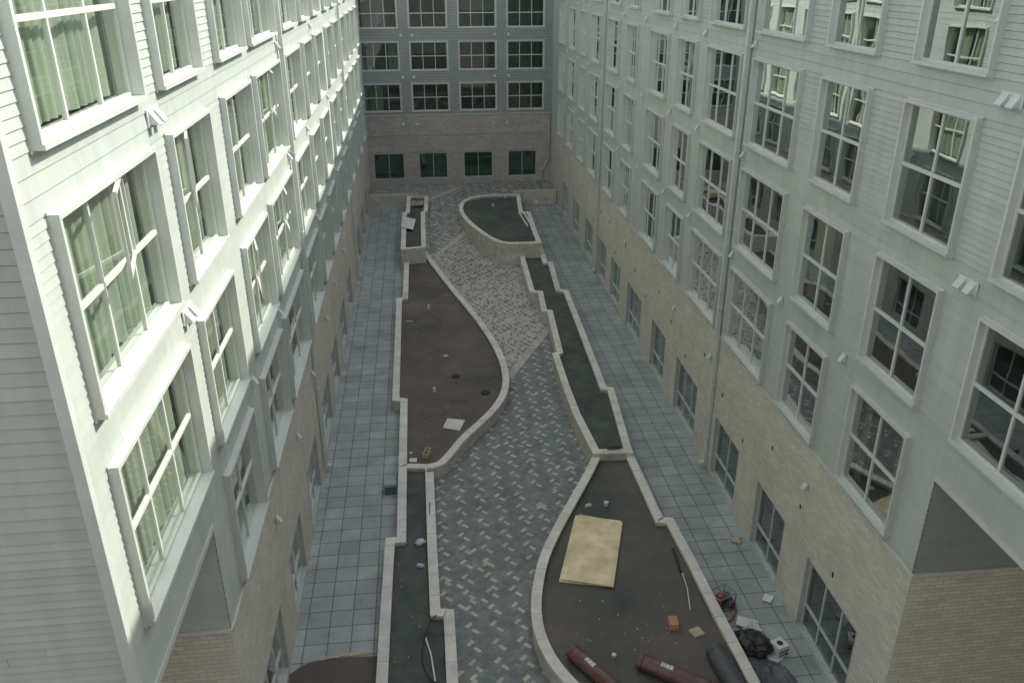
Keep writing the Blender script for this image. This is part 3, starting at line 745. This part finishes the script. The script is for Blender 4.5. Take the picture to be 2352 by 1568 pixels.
# long black sleeve + rods
m=MB(); m.tube(chaikin([at(1545,1262,SR,.04),at(1556,1290,SR,.04),at(1563,1316,SR,.05)]),.035,12); tag(m.build('black_pipe',M['rubber'],smooth=True),'short black pipe along the right wall of near planter','pipe')
m=MB(); m.tube([at(1567,1318,SR,.05),at(1578,1352,SR,.05),at(1585,1402,SR,.04)],.014,8); tag(m.build('white_rod',M['paper']),'thin white rod on soil below the short black pipe','rod')
m=MB(); m.tube([at(978,1470,SN,.08),at(990,1505,SN,.06),at(1000,1568,SN,.06)],.022,10); tag(m.build('white_pipe',M['paper']),'white plastic pipe lying in the near left strip','pipe')
m=MB(); m.tube(chaikin([at(1003,1425,SN,.2),at(985,1440,SN,.15),at(972,1475,SN,.05),at(968,1520,SN,.04),at(985,1560,SN,.04),at(1010,1575,SN,.06)],3),.014,6); tag(m.build('black_cable',M['rubber']),'black cable looping around the white pipe','cable')
m=MB(); m.tube([at(988,1165,SN,.2),at(985,1238,SN,.05),at(980,1285,SN,.04)],.015,6); tag(m.build('stick',M['rubber']),'dark thin stick beside the pale blue rag','stick')
# lumber stack far
p=at(957,468,1.3)
for i in range(5):
    m=MB(); m.box(-.42,.42,-.07,.07,0,.07); o=m.build('lumber_piece',M['wood'],None,(p.x+.02*i,p.y-.5+.22*i,1.3+.02+.05*(i%2)),(0,0,R([4,-6,3,8,-3][i])),bevel=.006)
    tag(o,'short board lying across the end of the far left planter strip','lumber','boards across the far planter strip')
# white planks on far right planter
for i,(a,b) in enumerate([((1192,490),(1212,522)),((1199,488),(1219,520)),((1206,500),(1226,528))]):
    A=at(*a,SF,.06+.05*i); B=at(*b,SF,.06+.05*i); m=MB(); m.tube([A,B],.06,4)
    tag(m.build('white_plank',M['white']),['leftmost white plank in the far round-nosed planter','middle white plank in the far round-nosed planter','rightmost white plank in the far round-nosed planter'][i],'plank')
# red pump machine
p=at(1655,1392,.0); t=thing('site_machine','red engine-driven site pump on wheels beside the right planter','machine',p,R(25))
m=MB(); m.box(-.28,.28,-.2,.2,.16,.2); m.tube([(-.3,-.22,.12),(-.3,-.22,.5),(.3,-.22,.5),(.3,-.22,.12)],.018); m.tube([(-.3,.22,.12),(-.3,.22,.5),(.3,.22,.5),(.3,.22,.12)],.018); m.tube([(-.3,-.22,.5),(-.3,.22,.5)],.018); m.tube([(.3,-.22,.5),(.3,.22,.5)],.018); m.build('frame',M['steel'],t)
m=MB(); m.box(-.2,.06,-.13,.13,.2,.4); m.cyl((-.07,0,.4),(-.07,0,.47),.11,.09,n=20); m.build('engine',M['red'],t,bevel=.02)
m=MB(); m.cyl((.08,0,.3),(.24,0,.3),.12,n=20); m.cyl((.17,0,.3),(.17,0,.46),.05,n=14); m.build('pump_head',M['steel'],t)
m=MB(); m.cyl((-.05,-.13,.3),(-.05,-.17,.3),.08,n=16); m.build('recoil_starter',M['rubber'],t)
for sx in (-1,1):
    for sy in (-1,1):
        m=MB(); m.cyl((sx*.24,sy*.2,.09),(sx*.24,sy*.25,.09),.09,n=18); w=m.build('wheel',M['rubber'],t); m=MB(); m.cyl((sx*.24,sy*.25,.09),(sx*.24,sy*.256,.09),.04,n=12); m.build('hub',M['steel'],w)
m=MB(); m.tube(chaikin([at(1668,1385,.0,.35),at(1690,1392,0,.1),at(1688,1415,0,.04),at(1672,1432,0,.04),at(1655,1425,0,.04),at(1650,1408,0,.04)],3),.025,8); tag(m.build('red_hose',M['red'],smooth=True),'red hose curling from the red machine','hose')
# tarps / cloth
def cloth(u0,v0,u1,v1,u2,v2,u3,v3,h,mt,label,cat,amp=.06,seed=1,name='tarp'):
    c=[at(u0,v0,h),at(u1,v1,h),at(u2,v2,h),at(u3,v3,h)]; m=MB(); K=28; Pn=[[None]*(K+1) for _ in range(K+1)]
    for i in range(K+1):
        for j in range(K+1):
            s,t_=i/K,j/K; p=(c[0]*(1-s)+c[1]*s)*(1-t_)+(c[3]*(1-s)+c[2]*s)*t_
            e=noise.fractal(p*2.2+Vector((seed*5,0,0)),1,2,4); ed=min(s,1-s,t_,1-t_)
            p=p+Vector((.12*noise.noise(p*3+Vector((0,seed,4))),.12*noise.noise(p*3+Vector((9,seed,4))),.02+amp*abs(e)*min(1,ed*6+.15))); Pn[i][j]=p
    for i in range(K):
        for j in range(K): m.quad(Pn[i][j],Pn[i+1][j],Pn[i+1][j+1],Pn[i][j+1])
    o=m.build(name,mt,smooth=True); tag(o,label,cat); return o
cloth(1672,1478,1790,1520,1900,1640,1710,1640,.02,M['tarp'],'crumpled grey tarp on slabs in front of the rubbish bag','tarp',.25,2)
cloth(735,1509,868,1494,868,1500,735,1514,.0,M['tan'],'strip of tan crumpled cloth across the end of the left walkway','cloth',.03,4,'cloth_strip')
cloth(1700,1420,1745,1425,1752,1450,1700,1448,.0,M['paper'],'crumpled white plastic film behind the rubbish bag','film',.18,6,'plastic_film')

# ------------------------------------------------------------------ LIGHT + CAMERA
s=Vector((1,.35,.95)).normalized(); el=math.asin(s.z); az=math.atan2(s.x,s.y)
w=bpy.data.worlds.new('World'); S.world=w; w.use_nodes=True; nt=w.node_tree; bg=nt.nodes['Background']
sk=nt.nodes.new('ShaderNodeTexSky'); sk.sky_type='NISHITA'; sk.sun_disc=False; sk.sun_elevation=el; sk.sun_rotation=az; sk.altitude=50
hs=nt.nodes.new('ShaderNodeHueSaturation'); hs.inputs['Saturation'].default_value=.30; hs.inputs['Value'].default_value=2.05
nt.links.new(sk.outputs[0],hs.inputs['Color']); nt.links.new(hs.outputs[0],bg.inputs[0]); bg.inputs[1].default_value=.15
sd=bpy.data.lights.new('sun','SUN'); sd.energy=5.0; sd.angle=R(.53); sd.color=(1,.96,.86)
so=bpy.data.objects.new('sun',sd); COL.objects.link(so); so.rotation_euler=(-s).to_track_quat('-Z','Y').to_euler(); so.location=(20,10,40)
cd=bpy.data.cameras.new('camera'); co=bpy.data.objects.new('camera',cd); COL.objects.link(co); S.camera=co
cd.sensor_width=36; cd.lens=1901/2352*36; cd.clip_end=1000; cd.clip_start=.05
bk=Vector((-.0992,-.9057,.4119)).normalized(); rt=Vector((.9939,-.1101,-.0026)); rt=(rt-bk*rt.dot(bk)).normalized(); up=bk.cross(rt)
co.matrix_world=Matrix(((rt.x,up.x,bk.x,0),(rt.y,up.y,bk.y,0),(rt.z,up.z,bk.z,CH),(0,0,0,1)))
S.view_settings.view_transform='Standard'; S.view_settings.look='None'; S.view_settings.exposure=0
